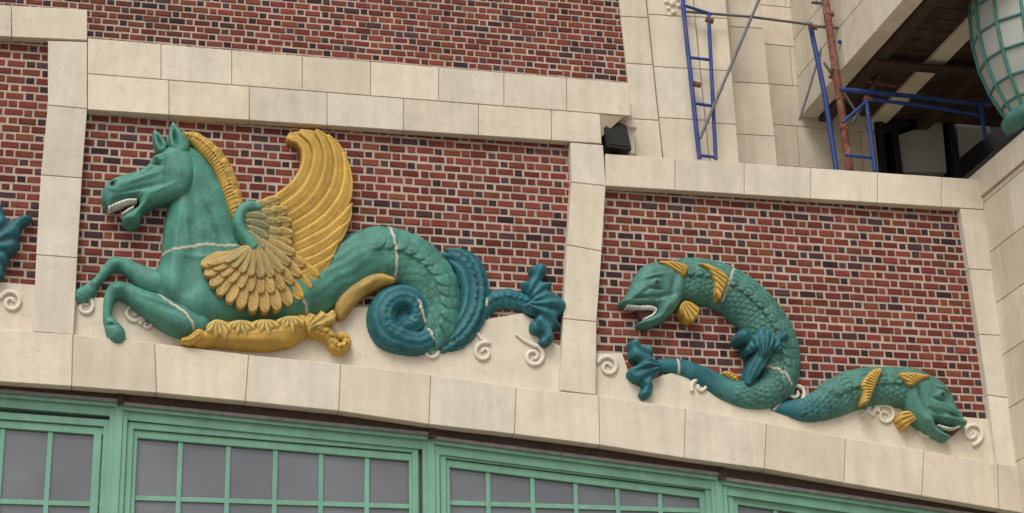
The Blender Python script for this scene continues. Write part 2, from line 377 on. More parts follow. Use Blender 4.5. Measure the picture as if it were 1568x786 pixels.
sashes=[(-280,168,(0,640),(165,652),[-140,-68,5,78,150],766),(196,640,(200,655),(640,692),[205,277,350,422,492,562,632],769),
        (674,1088,(680,700),(1088,750),[683,747,815,881,945,1010,1076],776),(1114,1505,(1120,757),(1500,810),[1124,1187,1250,1313,1377,1440,1500],835)]
for xl_,xr_,ta,tb,ms,hy in sashes:
    tf=lnf(ta,tb)
    bar(wn,P(xl_,tf(xl_)-4,-0.08),P(xr_,tf(xr_)-4,-0.08),10/SC,0.085,0.2)
    bar(wn,P(xl_+2,tf(xl_)+9,-0.11),P(xr_-2,tf(xr_)+9,-0.11),11/SC,0.112,0.2)
    vbar(xl_+4,tf(xl_)-3,9,0.083,0.2); vbar(xr_-4,tf(xr_)-3,9,0.083,0.2)
    for i,m in enumerate(ms):
        e=(i==0 or i==len(ms)-1)
        vbar(m,tf(m)+9,11 if e else 7,0.110 if e else 0.130,0.2)
    zz=float(P((xl_+xr_)/2,hy,-0.13)[2])
    xa=float(P(xl_,hy,-0.13)[0]); xb=float(P(xr_,hy,-0.13)[0])
    while zz>ZBOT:
        prism(wn,[(xa,0,zz-0.026),(xb,0,zz-0.026),(xb,0,zz+0.026),(xa,0,zz+0.026)],0.134,0.2,ch=0.004); zz-=0.85
prism(gl,PP([(-300,560),(1640,810),(1640,1300),(-300,1300)],-0.16),0.16,0.165)
wn.obj("window_frame",M_WIN,hall); gl.obj("window_panes",M_GLASS,hall); li_.obj("steel_lintel",M_LINTEL,hall); fl.obj("lintel_flashing",M_FLASH,hall)
bs=MB(); box(bs,-9,XW,-0.1,0.4,0,ZBOT,STC,0.01); bs.obj("stone_base_wall",M_STONE,hall)
# ------------------------------------------------------------------ relief engine
def cr(pts,step=2.5,closed=False):
    p=np.array(pts,float); n=len(p); out=[]
    rng_=range(n) if closed else range(n-1)
    for i in rng_:
        if closed: a,b,c,d=p[i-1],p[i],p[(i+1)%n],p[(i+2)%n]
        else:
            b,c=p[i],p[i+1]; a=p[i-1] if i>0 else 2*b-c; d=p[i+2] if i+2<n else 2*c-b
        m=max(2,int(np.linalg.norm((c-b)[:2])/step))
        for k in range(m):
            t=k/m; out.append(0.5*((2*b)+(c-a)*t+(2*a-5*b+4*c-d)*t*t+(-a+3*b-3*c+d)*t**3))
    if not closed: out.append(p[-1])
    return np.array(out)
def segdist(X,Y,a,b):
    dx,dy=b[0]-a[0],b[1]-a[1]; q=dx*dx+dy*dy+1e-9
    t=np.clip(((X-a[0])*dx+(Y-a[1])*dy)/q,0,1)
    return np.hypot(X-a[0]-t*dx,Y-a[1]-t*dy)
def build(name,parent,prims,col,base=0.0,back=-0.01,ref=None,res=1.6,bumps=(),seams=(),spots=(),detail=None,mat=None):
    mat=mat or (M_GOLD if col[0]>col[1]*1.05 and col[0]<0.62 and col[0]>0.15 else M_GLAZE)
    pr=[]; bb_=[1e9,1e9,-1e9,-1e9]
    for p in prims:
        p=dict(p)
        if p['k']=='poly': p['S']=cr(p['pts'],4,True) if p.get('sm',True) else np.array(p['pts'],float); rad=0
        else: p['S']=cr(p['sp'],2.5); rad=p['S'][:,2].max()+p.get('crest',(0,))[0]
        S=p['S']; bb_=[min(bb_[0],S[:,0].min()-rad),min(bb_[1],S[:,1].min()-rad),max(bb_[2],S[:,0].max()+rad),max(bb_[3],S[:,1].max()+rad)]
        pr.append(p)
    gx=np.arange(bb_[0]-2*res,bb_[2]+3*res,res); gy=np.arange(bb_[1]-2*res,bb_[3]+3*res,res)
    X,Y=np.meshgrid(gx,gy); d=np.full(X.shape,-1e9); h=np.zeros(X.shape); I=dict(X=X,Y=Y)
    for p in pr:
        S=p['S']
        if p['k']=='poly':
            dd=np.full(X.shape,1e9); n=len(S)
            for i in range(n): dd=np.minimum(dd,segdist(X,Y,S[i],S[(i+1)%n]))
            dd=np.where(inpoly(S,X,Y),dd,-dd)
            q=np.clip(dd/p['R'],0,1); hh=p['H']*(1-(1-q)**2)**p.get('e',0.5)
        else:
            best=np.full(X.shape,-1e9); s=np.zeros(X.shape); dist=np.zeros(X.shape); R=np.ones(X.shape); side=np.zeros(X.shape)
            tg=np.gradient(S[:,:2],axis=0); tg/=np.linalg.norm(tg,axis=1)[:,None]+1e-9
            al=np.concatenate([[0],np.cumsum(np.linalg.norm(np.diff(S[:,:2],axis=0),axis=1))])
            cs=p.get('crest')
            for i in range(len(S)):
                vx=X-S[i,0]; vy=Y-S[i,1]; di=np.hypot(vx,vy); cx=tg[i,0]*vy-tg[i,1]*vx; ri=max(S[i,2],0.5)
                if cs and cs[2]<=al[i]<=cs[3]:
                    rr_=ri+np.where(cx*cs[4]>di*0.7,cs[0]*((al[i]/cs[1])%1.0),0)
                else: rr_=ri
                v=rr_-di
                m=v>best
                best=np.where(m,v,best); s=np.where(m,al[i],s); dist=np.where(m,di,dist); R=np.where(m,rr_,R); side=np.where(m,np.sign(cx),side)
            dd=best; t=np.clip(dist/R,0,1); pw=p.get('pw',2)
            Hh=p['H'] if 'H' in p else p.get('ks',0.8)*np.minimum(R,p.get('rmax',99))/SC
            hh=Hh*np.sqrt(np.clip(1-t**pw,0,1))
            I.update(s=s,sd=dist*side,R=R,t=t,dt=dd,L=al[-1])
        h=(np.abs(h)**6+np.abs(hh)**6)**(1/6.) if len(pr)>1 else hh
        d=np.maximum(d,dd)
    c=np.ones(X.shape+(3,))*np.array(col)
    I['d']=d;I['h']=h;I['c']=c
    fade=np.clip(d/4,0,1)
    for (bx,by,sx,sy,an,am) in bumps:
        a=math.radians(an); ux=(X-bx)*math.cos(a)+(Y-by)*math.sin(a); uy=-(X-bx)*math.sin(a)+(Y-by)*math.cos(a)
        h=h+am*fade*np.exp(-(ux/sx)**2-(uy/sy)**2)
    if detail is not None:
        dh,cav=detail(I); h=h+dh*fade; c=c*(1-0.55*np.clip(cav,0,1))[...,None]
    for sm in seams:
        w=1.6; S=cr(sm,4) if len(sm)>2 else np.array(sm,float); q=np.full(X.shape,1e9)
        S=S+np.stack([0.8*np.sin(np.arange(len(S))*1.7),0.8*np.cos(np.arange(len(S))*2.3)],1)
        for i in range(len(S)-1): q=np.minimum(q,segdist(X,Y,S[i],S[i+1]))
        k=np.clip(1.6-q/w,0,1); c=c*(1-k[...,None])+k[...,None]*np.array([0.56,0.51,0.39]); h=h+0.005*k
    for (bx,by,br,cc) in spots:
        k=np.clip(1.5-np.hypot(X-bx,Y-by)/br*1.0,0,1); k=np.clip(k*2,0,1); c=c*(1-k[...,None])+k[...,None]*np.array(cc)
    gyy,gxx=np.gradient(d,res); gn=np.hypot(gxx,gyy)+1e-6
    out=d<=0; sh=np.clip(-d,0,2.2*res)
    Xs=np.where(out,X+gxx/gn*sh,X); Ys=np.where(out,Y+gyy/gn*sh,Y)
    if ref is None: ref=base+0.45*float(h.max())
    W=P(Xs,Ys,ref)
    yv=np.where(out,-back,-(base+np.maximum(h,-0.5)))
    keepv=d>-2.0*res
    kf=keepv[:-1,:-1]&keepv[1:,:-1]&keepv[:-1,1:]&keepv[1:,1:]; anyin=(d[:-1,:-1]>0)|(d[1:,:-1]>0)|(d[:-1,1:]>0)|(d[1:,1:]>0)
    kf&=anyin
    idx=np.full(X.shape,-1); used=np.zeros(X.shape,bool)
    used[:-1,:-1]|=kf; used[1:,:-1]|=kf; used[:-1,1:]|=kf; used[1:,1:]|=kf
    idx[used]=np.arange(used.sum())
    V=np.stack([W[...,0][used],yv[used],W[...,2][used]],1)
    F=np.stack([idx[:-1,:-1][kf],idx[1:,:-1][kf],idx[1:,1:][kf],idx[:-1,1:][kf]],1)
    me=bpy.data.meshes.new(name); me.from_pydata(V.tolist(),[],F.tolist())
    ca=me.color_attributes.new("Col",'FLOAT_COLOR','POINT')
    cc=np.concatenate([c[used],np.ones((len(V),1))],1).astype(np.float32); ca.data.foreach_set("color",cc.ravel())
    me.materials.append(mat); me.polygons.foreach_set("use_smooth",[True]*len(me.polygons)); me.update()
    return link(bpy.data.objects.new(name,me),parent)
def scalesd(p=9,amp=0.013,s0=-1,s1=1e9,fl=1):
    def fn(I):
        b=I['sd']/p
        a=(I['s']*1.0)/p; i=np.floor(a); fa=a-i; fb=(b+0.5*(i%2)); fb=fb-np.floor(fb)-0.5
        arc=np.sqrt(np.clip(1-(2*fb)**2,0,1))*0.85
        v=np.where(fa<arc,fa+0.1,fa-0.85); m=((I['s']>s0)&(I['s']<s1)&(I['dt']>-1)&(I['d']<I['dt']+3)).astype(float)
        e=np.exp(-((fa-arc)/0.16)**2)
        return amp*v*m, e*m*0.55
    return fn
GREEN=(0.080,0.262,0.200); TEAL=(0.022,0.145,0.170); GOLD=(0.56,0.345,0.070); BUFF=(0.50,0.335,0.105); SEA=(0.080,0.230,0.180); DK=(0.03,0.02,0.02)
def T_(sp,**k): return dict(k='tube',sp=sp,**k)
def Q_(pts,H,R,**k): return dict(k='poly',pts=pts,H=H,R=R,**k)
def wavy(p,amp,axis='s',cav=0.6):
    def fn(I):
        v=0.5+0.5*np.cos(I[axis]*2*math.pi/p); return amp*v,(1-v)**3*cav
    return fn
def radial(cx,cy,n,amp,cav=0.7):
    def fn(I):
        a=np.arctan2(I['Y']-cy,I['X']-cx); v=0.5+0.5*np.cos(a*n); return amp*v,(1-v)**3*cav
    return fn
def lobed(cx,cy,rx,ry,n,amp,rot=0,m=60):
    o=[]
    for i in range(m):
        a=2*math.pi*i/m; k=1-amp*(1-abs(math.cos(n*a/2)))
        x,y=rx*k*math.cos(a),ry*k*math.sin(a); r=math.radians(rot)
        o.append((cx+x*math.cos(r)-y*math.sin(r),cy+x*math.sin(r)+y*math.cos(r)))
    return o
# ================================================================== winged sea horse
hs=empty("winged_seahorse_relief")
body=[(262,232),(290,220),(312,232),(330,255),(345,282),(356,312),(366,345),(380,372),(410,390),(450,400),(490,420),(500,450),(480,482),(440,492),(400,492),(350,496),(318,503),(298,508),(278,497),(258,480),(242,463),(234,440),(236,415),(246,395),(249,370),(252,340),(258,310),(264,290)]
tail=[(430,445,45),(470,440,46),(505,420,46),(545,396,44),(592,387,40),(635,402,38),(663,432,36),(673,468,31),(670,500,26),(655,522,14)]
def bodydet(I):
    dh,cv=scalesd(12,0.006,s0=175)(I)
    n=0.005*np.sin(I['X']*0.11+I['Y']*0.05)*np.sin(I['Y']*0.09)
    m=np.exp(-((I['s']-95)/50)**2)*0.004*np.cos(I['sd']*0.45+np.sin(I['s']*0.1))
    return dh+n+m,cv*0.5
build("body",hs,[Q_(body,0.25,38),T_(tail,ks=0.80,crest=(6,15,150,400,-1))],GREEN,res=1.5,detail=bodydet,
  bumps=[(262,440,22,30,20,0.07),(300,470,26,24,0,0.05),(300,300,16,60,-12,0.03),(285,420,14,26,0,-0.045),(328,440,12,40,-20,-0.02),(270,350,6,50,8,0.025),(292,345,6,60,-5,-0.03),(250,455,8,18,-30,-0.03),(330,355,5,50,-22,-0.02),(315,400,30,5,10,0.02)],
  seams=[[(249,387),(275,385),(310,380),(345,381),(385,378)],[(457,455),(468,475),(474,495)],[(597,348),(601,370),(605,395),(606,428)]])
build("tail_coil_core",hs,[Q_(lobed(615,488,42,38,2,0.0),0.06,20)],(0.016,0.10,0.12),base=0.02)
build("tail_coil",hs,[T_([(622+q[1]*math.cos(math.radians(q[0])),485+q[1]*0.95*math.sin(math.radians(q[0])),q[2]) for q in
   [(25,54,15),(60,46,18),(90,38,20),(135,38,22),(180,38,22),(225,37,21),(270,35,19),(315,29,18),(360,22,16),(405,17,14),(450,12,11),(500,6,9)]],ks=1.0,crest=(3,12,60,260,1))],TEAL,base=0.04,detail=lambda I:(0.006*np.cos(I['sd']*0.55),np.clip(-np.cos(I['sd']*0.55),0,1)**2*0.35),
   seams=[[(640,462),(650,490),(664,520)]])
build("tail_fin_crescent",hs,[T_([(680,388,5),(700,394,13),(718,412,20),(726,445,21),(720,480,22),(700,510,20),(672,528,9)],ks=0.65,crest=(5,12,10,400,-1))],TEAL,base=0.02,
  detail=lambda I:(0.012*np.cos(I['sd']*0.5),np.clip(np.cos(I['sd']*0.5+3.1),0,1)*0.4))
build("tail_stem",hs,[T_([(737,495,5),(746,470,12),(768,458,14),(792,461,13),(818,468,10)],ks=0.9,crest=(4,9,10,100,-1))],TEAL,base=0.0,seams=[[(742,450),(744,470),(738,492)]])
fluke=[(806,448),(800,432),(814,424),(812,410),(825,402),(838,405),(838,420),(832,430),(848,432),(842,446),(856,450),(868,464),(866,478),(855,487),(860,500),(848,505),(850,518),(838,530),(825,526),(828,514),(814,508),(812,494),(822,483),(806,478),(800,466),(812,458)]
build("tail_fluke",hs,[Q_(fluke,0.12,9)],TEAL,base=0.03,back=-0.03,detail=radial(802,466,16,0.025),bumps=[(840,466,12,10,0,0.05),(826,415,5,8,0,0.03),(838,518,5,8,0,0.03)])
build("tail_underside",hs,[Q_([(605,424),(575,415),(545,424),(522,446),(512,470),(519,489),(532,482),(548,462),(568,446),(590,436),(604,433)],0.09,12)],(0.44,0.29,0.075),base=0.09,back=0.0,
   bumps=[(560,437,30,5,-30,0.02)])
belly=[(284,520),(296,508),(312,498),(335,490),(365,490),(400,489),(438,484),(464,478),(476,488),(475,503),(466,517),(445,529),(410,535),(370,534),(330,530),(302,533)]
build("belly_underside",hs,[Q_(belly,0.17,30)],GOLD,base=0.075,back=0.0,bumps=[(380,522,80,5,1,0.015)])
# acanthus leaves that turn over the upper edge of the gold belly
for i,(pts,cx,cy) in enumerate([
  ([(316,498),(328,489),(342,490),(352,497),(356,507),(350,512),(346,522),(338,514),(330,518),(326,509),(316,510)],333,486),
  ([(350,494),(366,489),(382,491),(392,498),(390,507),(382,508),(378,518),(370,510),(362,515),(358,505),(350,504)],368,484),
  ([(386,492),(402,488),(418,489),(430,496),(426,505),(418,505),(412,516),(405,507),(396,512),(393,502),(386,501)],405,483),
  ([(424,489),(440,483),(456,484),(468,491),(464,500),(455,500),(450,511),(442,502),(433,507),(430,498),(424,497)],443,478)]):
    build("acanthus_leaf_%d"%(i+1),hs,[Q_(pts,0.04,7)],(0.60,0.42,0.12),base=0.215,back=0.08,res=1.1,detail=radial(cx,cy,18,0.010,0.6))
build("belly_cuff",hs,[T_([(281,520,5),(292,520,8),(305,512,10)],ks=1.2)],GOLD,base=0.16,back=0,detail=wavy(6,0.01,'sd'))
build("acanthus_leaf_end",hs,[Q_([(466,492),(474,478),(484,482),(492,474),(500,480),(510,473),(516,482),(512,494),(502,498),(494,508),(484,503),(474,510),(468,502)],0.06,8)],(0.58,0.39,0.10),base=0.17,back=0.0,res=1.2,detail=radial(466,506,18,0.012,0.6))
build("acanthus_curl",hs,[T_([(478,505,9),(493,508,9),(506,516,8),(512,529,7),(524,533,7),(533,524,6.5),(528,513,6),(519,512,4),(518,519,3)],ks=1.0,crest=(4,11,0,90,-1))],GOLD,base=0.12,back=0.0,res=1.3,detail=wavy(9,0.008,'s',0.3))
# legs
build("foreleg_near",hs,[T_([(305,494,18),(275,487,24),(245,472,22),(218,458,17),(197,445,13),(180,441,13),(170,450,10),(166,466,7.5),(165,482,7),(169,491,9),(174,500,12),(179,509,14),(182,514,11)],ks=1.0)],GREEN,base=0.12,back=0.0,res=1.4,
   bumps=[(180,440,9,7,0,0.02),(168,491,7,3,0,0.02),(172,497,9,2,0,-0.02),(240,462,30,5,25,0.02),(260,475,25,5,25,-0.02)],seams=[[(234,420),(240,445),(258,465),(285,485),(297,505)]])
build("foreleg_far",hs,[T_([(262,440,22),(232,430,20),(208,414,14),(190,403,11),(175,402,11),(163,411,8),(152,424,7),(144,433,8),(135,443,11),(127,450,13),(122,455,8)],ks=1.0)],GREEN,base=0.04,res=1.4,
   bumps=[(178,402,8,7,0,0.02),(146,431,7,3,45,0.02),(141,437,8,2,45,-0.02)])
# head
head=[(247,232),(234,238),(227,249),(214,258),(192,264),(172,272),(160,283),(156,296),(159,308),(166,317),(175,314),(187,307),(201,303),(213,305),(212,313),(203,319),(191,326),(187,334),(193,341),(206,343),(215,337),(217,326),(224,317),(240,310),(262,305),(283,303),(298,290),(304,268),(300,246),(292,230),(275,220),(258,223)]
build("mouth_interior",hs,[Q_([(166,314),(185,306),(212,304),(216,318),(200,330),(190,330),(192,320)],0.03,5)],(0.10,0.03,0.025),base=0.06,back=0,mat=M_GLAZE)
build("head",hs,[Q_(head,0.14,16)],GREEN,base=0.13,back=0.0,res=1.2,
   bumps=[(276,268,22,24,0,0.05),(240,247,7,5,0,0.04),(240,239,12,3.5,-15,0.035),(240,254,10,2,10,-0.02),(173,283,6,5,0,-0.035),(173,277,8,2.5,-30,0.03),(172,292,8,3,20,0.02),(215,275,30,4,-18,0.022),(218,290,28,4,-12,-0.026),(255,262,5,26,0,-0.025),(300,270,5,26,0,-0.02),(197,336,7,4,0,0.02),(228,262,20,3,-30,-0.018),(250,290,18,3,-20,0.014),(200,297,14,2.5,-15,0.02),(185,303,16,2,-20,-0.015)],
   spots=[(172,283,3.2,(0.01,0.03,0.025)),(239,247,2.4,(0.02,0.06,0.05))],seams=[])
build("upper_teeth",hs,[T_([(168,317,2.5),(180,312,3),(195,307,3),(208,306,2.5)],ks=1.5)],(0.72,0.7,0.62),base=0.19,back=0.05,res=1.0,detail=wavy(5,0.008,'s',0.5))
build("lower_teeth",hs,[T_([(188,327,2),(196,322,2.5),(204,317,2)],ks=1.5)],(0.68,0.65,0.58),base=0.17,back=0.05,res=1.0,detail=wavy(4,0.008,'s',0.5))
build("ear_far",hs,[Q_([(234,200),(243,202),(252,212),(258,224),(254,234),(243,234),(236,220)],0.09,7)],GREEN,base=0.08,back=0,res=1.2,bumps=[(244,218,3,10,-20,-0.05)])
build("ear_near",hs,[Q_([(264,186),(274,196),(286,210),(291,224),(284,238),(270,237),(260,224),(258,208)],0.10,8)],GREEN,base=0.18,back=0,res=1.2,bumps=[(268,212,3.5,14,-12,-0.07)])
build("mane",hs,[T_([(280,207,5),(298,212,9),(318,228,12),(336,250,13),(349,278,13),(358,306,13),(366,332,11),(372,356,9)],ks=0.9,crest=(3,7,0,400,-1))],GOLD,base=0.13,back=0.0,res=1.2,
   detail=wavy(5.0,0.012,'s',0.6))
# wing
def feather(name,sp,base,col,back=0.0,H=0.03,res=1.5,barb=0.08,tilt=0.020,edge=0.75):
    def det(I):
        sd=I['sd']; u=I['s']*0.9+np.abs(sd)*0.9
        rib=np.exp(-(sd/1.3)**2)
        return 0.006*rib+0.001*np.cos(u*1.1)-tilt*sd/np.maximum(I['R'],1), np.clip((np.abs(sd)/I['R']-0.72)/0.28,0,1)*edge+barb*(0.5-0.5*np.cos(u*1.1))  # edge darkens both margins in the colour: painted shade between feathers
    kc=rng.uniform(0.86,1.1); build(name,hs,[T_(sp,H=H,pw=8)],(col[0]*kc,col[1]*kc,col[2]*kc),base=base,back=back,detail=det,res=res,mat=M_GOLD)
FE=[[(395,320,8),(425,306,10),(455,284,12),(471,256,12),(473,230,13),(462,213,12),(447,210,8)],
 [(400,335,9),(435,322,12),(468,297,13),(486,264,13),(490,232,13),(480,212,11),(463,203,6)],
 [(405,350,9),(445,337,12),(482,311,14),(503,275,14),(507,241,13),(499,217,10),(486,202,5)],
 [(410,365,9),(450,352,12),(492,326,14),(516,290,13),(522,256,12),(516,229,9),(503,209,4)],
 [(415,379,9),(455,367,12),(500,341,14),(525,308,12),(532,280,9),(531,256,6),(526,235,3)],
 [(418,391,9),(458,381,12),(502,361,14),(526,338,11),(539,312,2)],
 [(420,404,9),(455,397,12),(495,380,13),(518,360,10),(535,338,2)],
 [(420,417,9),(450,412,12),(482,402,12),(505,386,9),(519,368,2)],
 [(420,430,9),(448,428,11),(475,420,11),(496,406,8),(510,392,2)]]
for i,sp in enumerate(FE): feather("primary_feather_%d"%(i+1),sp,0.11+0.018*i,GOLD,barb=0.03)
tips=[(486,424),(474,441),(461,455),(444,465),(426,472),(407,475),(388,474),(369,469),(352,460),(337,449),(326,435),(318,419),(313,404)]
for i,tp in enumerate(tips):
    rt=np.array([404-i*3.0,372+i*1.4]); tp=np.array(tp,float); dv=tp-rt; n=np.array([-dv[1],dv[0]])/np.linalg.norm(dv)
    a=rt+dv*0.2; m=rt+dv*0.6+n*2
    feather("secondary_feather_%d"%(i+1),[(a[0],a[1],9),(m[0],m[1],11.5),(rt[0]+dv[0]*0.86,rt[1]+dv[1]*0.86,10.5),(rt[0]+dv[0]*0.96,rt[1]+dv[1]*0.96,8)],0.262+0.0035*i,GOLD if i<3 else BUFF,back=0.1)
ct=[(463,404),(457,419),(446,431),(432,440),(416,444),(400,445),(384,442),(369,437),(355,429),(343,420),(332,411),(322,402)]
for i,tp in enumerate(ct):
    rt=np.array([398-i*2.0,366+i*1.8]); tp=np.array(tp,float); dv=tp-rt
    feather("covert_feather_%d"%(i+1),[(rt[0]+dv[0]*.2,rt[1]+dv[1]*.2,8),(rt[0]+dv[0]*.65,rt[1]+dv[1]*.65,9.5),(tp[0]-dv[0]*.1,tp[1]-dv[1]*.1,8.5),(tp[0],tp[1],6)],0.295+0.003*i,BUFF,back=0.12,res=1.4)
ct2=[(446,386),(440,401),(429,412),(415,419),(400,420),(385,417),(372,412),(360,405),(349,398)]
for i,tp in enumerate(ct2):
    rt=np.array([392-i*1.5,362+i*2.0]); tp=np.array(tp,float); dv=tp-rt
    feather("lesser_covert_feather_%d"%(i+1),[(rt[0]+dv[0]*.2,rt[1]+dv[1]*.2,7),(rt[0]+dv[0]*.65,rt[1]+dv[1]*.65,8.5),(tp[0],tp[1],7)],0.33+0.003*i,(0.42,0.30,0.11),back=0.15,res=1.4)
k=0
for row,(tr_) in enumerate([[(425,306),(437,322),(443,340),(445,358),(443,374),(436,390)],[(410,312),(420,326),(426,342),(427,358),(424,373),(416,388)],[(396,320),(404,334),(408,349),(407,364),(401,379)]]):
    for i,tp in enumerate(tr_):
        rt=np.array([372+4*i*0.5,322+i*9.0]); tp=np.array(tp,float); dv=tp-rt; k+=1
        nn=np.linalg.norm(dv); q=dv/nn; s0=tp-q*26
        feather("shoulder_feather_%d"%k,[(s0[0],s0[1],8),(tp[0]-q[0]*12,tp[1]-q[1]*12,9.5),(tp[0]-q[0]*3,tp[1]-q[1]*3,8)],0.30+0.022*row+0.003*i,[(0.46,0.32,0.10),(0.37,0.29,0.11),(0.26,0.25,0.12)][row],back=0.12,res=1.3,H=0.025)
build("wing_shoulder",hs,[T_([(396,316,6),(382,315,9),(370,323,9),(366,337,9),(371,352,8),(380,364,8),(388,376,8)],ks=1.1)],GREEN,base=0.34,back=0.0,res=1.3)
# ================================================================== far-left neighbour relief: tail fin
ln=empty("sea_creature_tail_relief")
build("tail_fluke",ln,[Q_([(-30,300),(2,314),(8,330),(18,336),(34,328),(50,332),(40,342),(32,350),(30,366),(26,382),(16,390),(10,406),(2,425),(-30,440)],0.14,12)],TEAL,base=0.03,detail=radial(-30,380,14,0.03))
# ================================================================== dolphin serpents
def fin(name,par,pts,base,cx,cy,n=26,col=GOLD,H=0.05,back=0.0):
    build(name,par,[Q_(pts,H,5)],col,base=base,back=back,res=1.1,detail=radial(cx,cy,n,0.014,0.9))
d1=empty("sea_serpent_relief")
sp1=[(1030,430,28),(1060,428,32),(1095,434,33),(1130,452,33),(1162,482,33),(1185,520,33),(1196,560,28),(1186,592,27),(1155,602,23),(1118,594,19),(1085,576,16),(1055,562,14),(1025,556,12),(1003,560,9)]
def serpdet(lo,hi):
    def fn(I):
        dh,cv=scalesd(8.5,0.011,lo,hi)(I); return dh,cv*0.9
    return fn
def colgrad(fn,s0,s1,c1):
    def g(I):
        k=np.clip((I['s']-s0)/(s1-s0),0,1)[...,None]; I['c'][:]=I['c']*(1-k)+np.array(c1)*k
        return fn(I)
    return g
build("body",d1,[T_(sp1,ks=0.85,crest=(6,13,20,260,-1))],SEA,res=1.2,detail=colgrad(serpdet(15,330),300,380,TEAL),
  seams=[[(1122,412),(1112,435),(1104,462)],[(1172,560),(1195,572),(1210,590)],[(1040,543),(1041,570)]])
h1=[(1003,399),(986,406),(975,420),(968,437),(960,451),(951,460),(958,467),(975,466),(992,465),(1006,468),(1007,477),(997,484),(984,489),(978,494),(990,499),(1008,494),(1026,483),(1040,468),(1050,448),(1052,425),(1044,408),(1025,399)]
build("mouth_interior",d1,[Q_([(960,464),(1006,464),(1010,478),(984,492),(976,480)],0.03,5)],(0.08,0.03,0.03),base=0.06,back=0)
build("head",d1,[Q_(h1,0.15,18)],SEA,base=0.09,back=0,res=1.1,
  bumps=[(1002,435,7,6,0,0.05),(998,425,13,3,-10,0.045),(1002,444,10,2,10,-0.025),(1030,438,5,22,10,-0.035),(975,450,10,4,-30,0.025),(1015,455,20,4,-15,-0.025),(1020,470,14,5,-30,0.025),(987,447,8,3,-20,-0.02),(955,460,4,3,0,0.02),(985,462,20,2.5,-2,0.03),(985,456,18,2,-5,-0.02),(995,490,14,3,-20,0.02)],
  spots=[(1002,436,2.4,(0.02,0.05,0.045))])
build("teeth",d1,[T_([(962,468,2.5),(980,470,3),(996,470,3),(1005,474,2.5),(1000,482,2),(988,488,2)],ks=1.5)],(0.74,0.72,0.65),base=0.13,back=0.03,res=0.9,detail=wavy(5,0.01,'s',0.6))
fin("crown_fin",d1,[(1008,401),(1030,399),(1052,406),(1054,415),(1046,424),(1030,414)],0.2,1080,440,70)
fin("band_fin",d1,[(1070,402),(1095,408),(1114,422),(1112,440),(1102,460),(1096,450),(1094,432),(1086,414)],0.23,1060,395,60)
fin("pectoral_fin",d1,[(1048,460),(1062,464),(1072,474),(1068,488),(1056,494),(1044,482),(1040,470)],0.12,1040,455,30)
fin("ventral_fin",d1,[(1122,474),(1136,480),(1146,490),(1148,500),(1136,498),(1128,488)],0.06,1120,470,26)
fin("tail_side_fin",d1,[(1106,570),(1118,568),(1130,578),(1130,586),(1116,580)],0.06,1100,590,30)
build("tail_fluke",d1,[Q_([(965,534),(963,524),(976,517),(984,528),(998,527),(1002,540),(1000,546),(1012,556),(1011,572),(1000,580),(1002,592),(998,606),(986,611),(979,602),(985,592),(972,584),(961,574),(966,562),(978,556),(966,548)],0.13,8)],TEAL,base=0.03,res=1.3,detail=radial(1018,560,16,0.02),bumps=[(990,560,9,8,0,0.05)])
build("leaf_stem",d1,[T_([(1172,535,16),(1163,552,14),(1155,568,11),(1149,584,5)],ks=0.9)],TEAL,base=0.14,back=0,detail=lambda I:(0.006*np.cos(I['sd']*0.7),np.clip(-np.cos(I['sd']*0.7),0,1)*0.4))
build("leaf_ornament",d1,[Q_([(1170,500),(1178,505),(1185,514),(1192,506),(1202,505),(1209,513),(1205,523),(1197,524),(1200,533),(1192,540),(1182,536),(1176,546),(1164,546),(1160,537),(1150,541),(1142,534),(1145,525),(1134,524),(1129,514),(1134,504),(1145,503),(1154,512),(1160,505)],0.10,8)],TEAL,base=0.19,back=0,res=1.1,detail=radial(1169,552,22,0.014,0.7),
   bumps=[(1170,522,6,14,0,0.03),(1140,513,6,5,0,0.025),(1200,514,6,5,0,0.025),(1154,522,2,12,-15,-0.03),(1185,524,2,12,15,-0.03)])
d2=empty("sea_serpent_relief.001")
sp2=[(1186,623,4),(1210,622,12),(1240,624,20),(1275,612,27),(1312,597,29),(1350,592,28),(1385,594,29),(1410,600,29)]
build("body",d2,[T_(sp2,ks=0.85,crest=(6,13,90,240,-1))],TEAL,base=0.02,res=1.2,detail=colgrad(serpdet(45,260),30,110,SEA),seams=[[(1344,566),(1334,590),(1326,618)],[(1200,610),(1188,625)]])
h2=[(1392,578),(1410,571),(1430,574),(1447,584),(1460,602),(1468,622),(1476,636),(1484,645),(1479,653),(1464,650),(1448,647),(1434,643),(1436,652),(1448,660),(1459,667),(1452,674),(1436,667),(1418,658),(1402,644),(1390,622),(1386,598)]
build("mouth_interior",d2,[Q_([(1432,640),(1472,648),(1458,668),(1436,656)],0.03,5)],(0.08,0.03,0.03),base=0.06,back=0)
build("head",d2,[Q_(h2,0.15,18)],SEA,base=0.1,back=0,res=1.1,
  bumps=[(1438,606,7,6,0,0.05),(1442,597,11,3,25,0.045),(1434,614,10,2,20,-0.025),(1408,608,4,20,-20,-0.035),(1460,630,10,4,45,0.025),(1430,632,18,4,20,-0.025),(1424,646,14,4,30,0.025),(1480,646,4,3,0,0.02),(1455,642,18,2.5,15,0.03),(1455,636,16,2,20,-0.02)],spots=[(1438,607,2.4,(0.02,0.05,0.045))])
build("teeth",d2,[T_([(1438,651,2),(1448,655,2.5),(1460,656,2.5),(1470,652,2)],ks=1.5)],(0.74,0.72,0.65),base=0.13,back=0.03,res=0.9,detail=wavy(5,0.01,'s',0.6))
fin("band_fin",d2,[(1340,564),(1352,568),(1346,580),(1338,600),(1330,616),(1320,618),(1322,600),(1318,588),(1328,574)],0.22,1370,600,60)
fin("crown_fin",d2,[(1376,572),(1400,570),(1425,576),(1412,582),(1396,592),(1386,584)],0.23,1430,600,60)
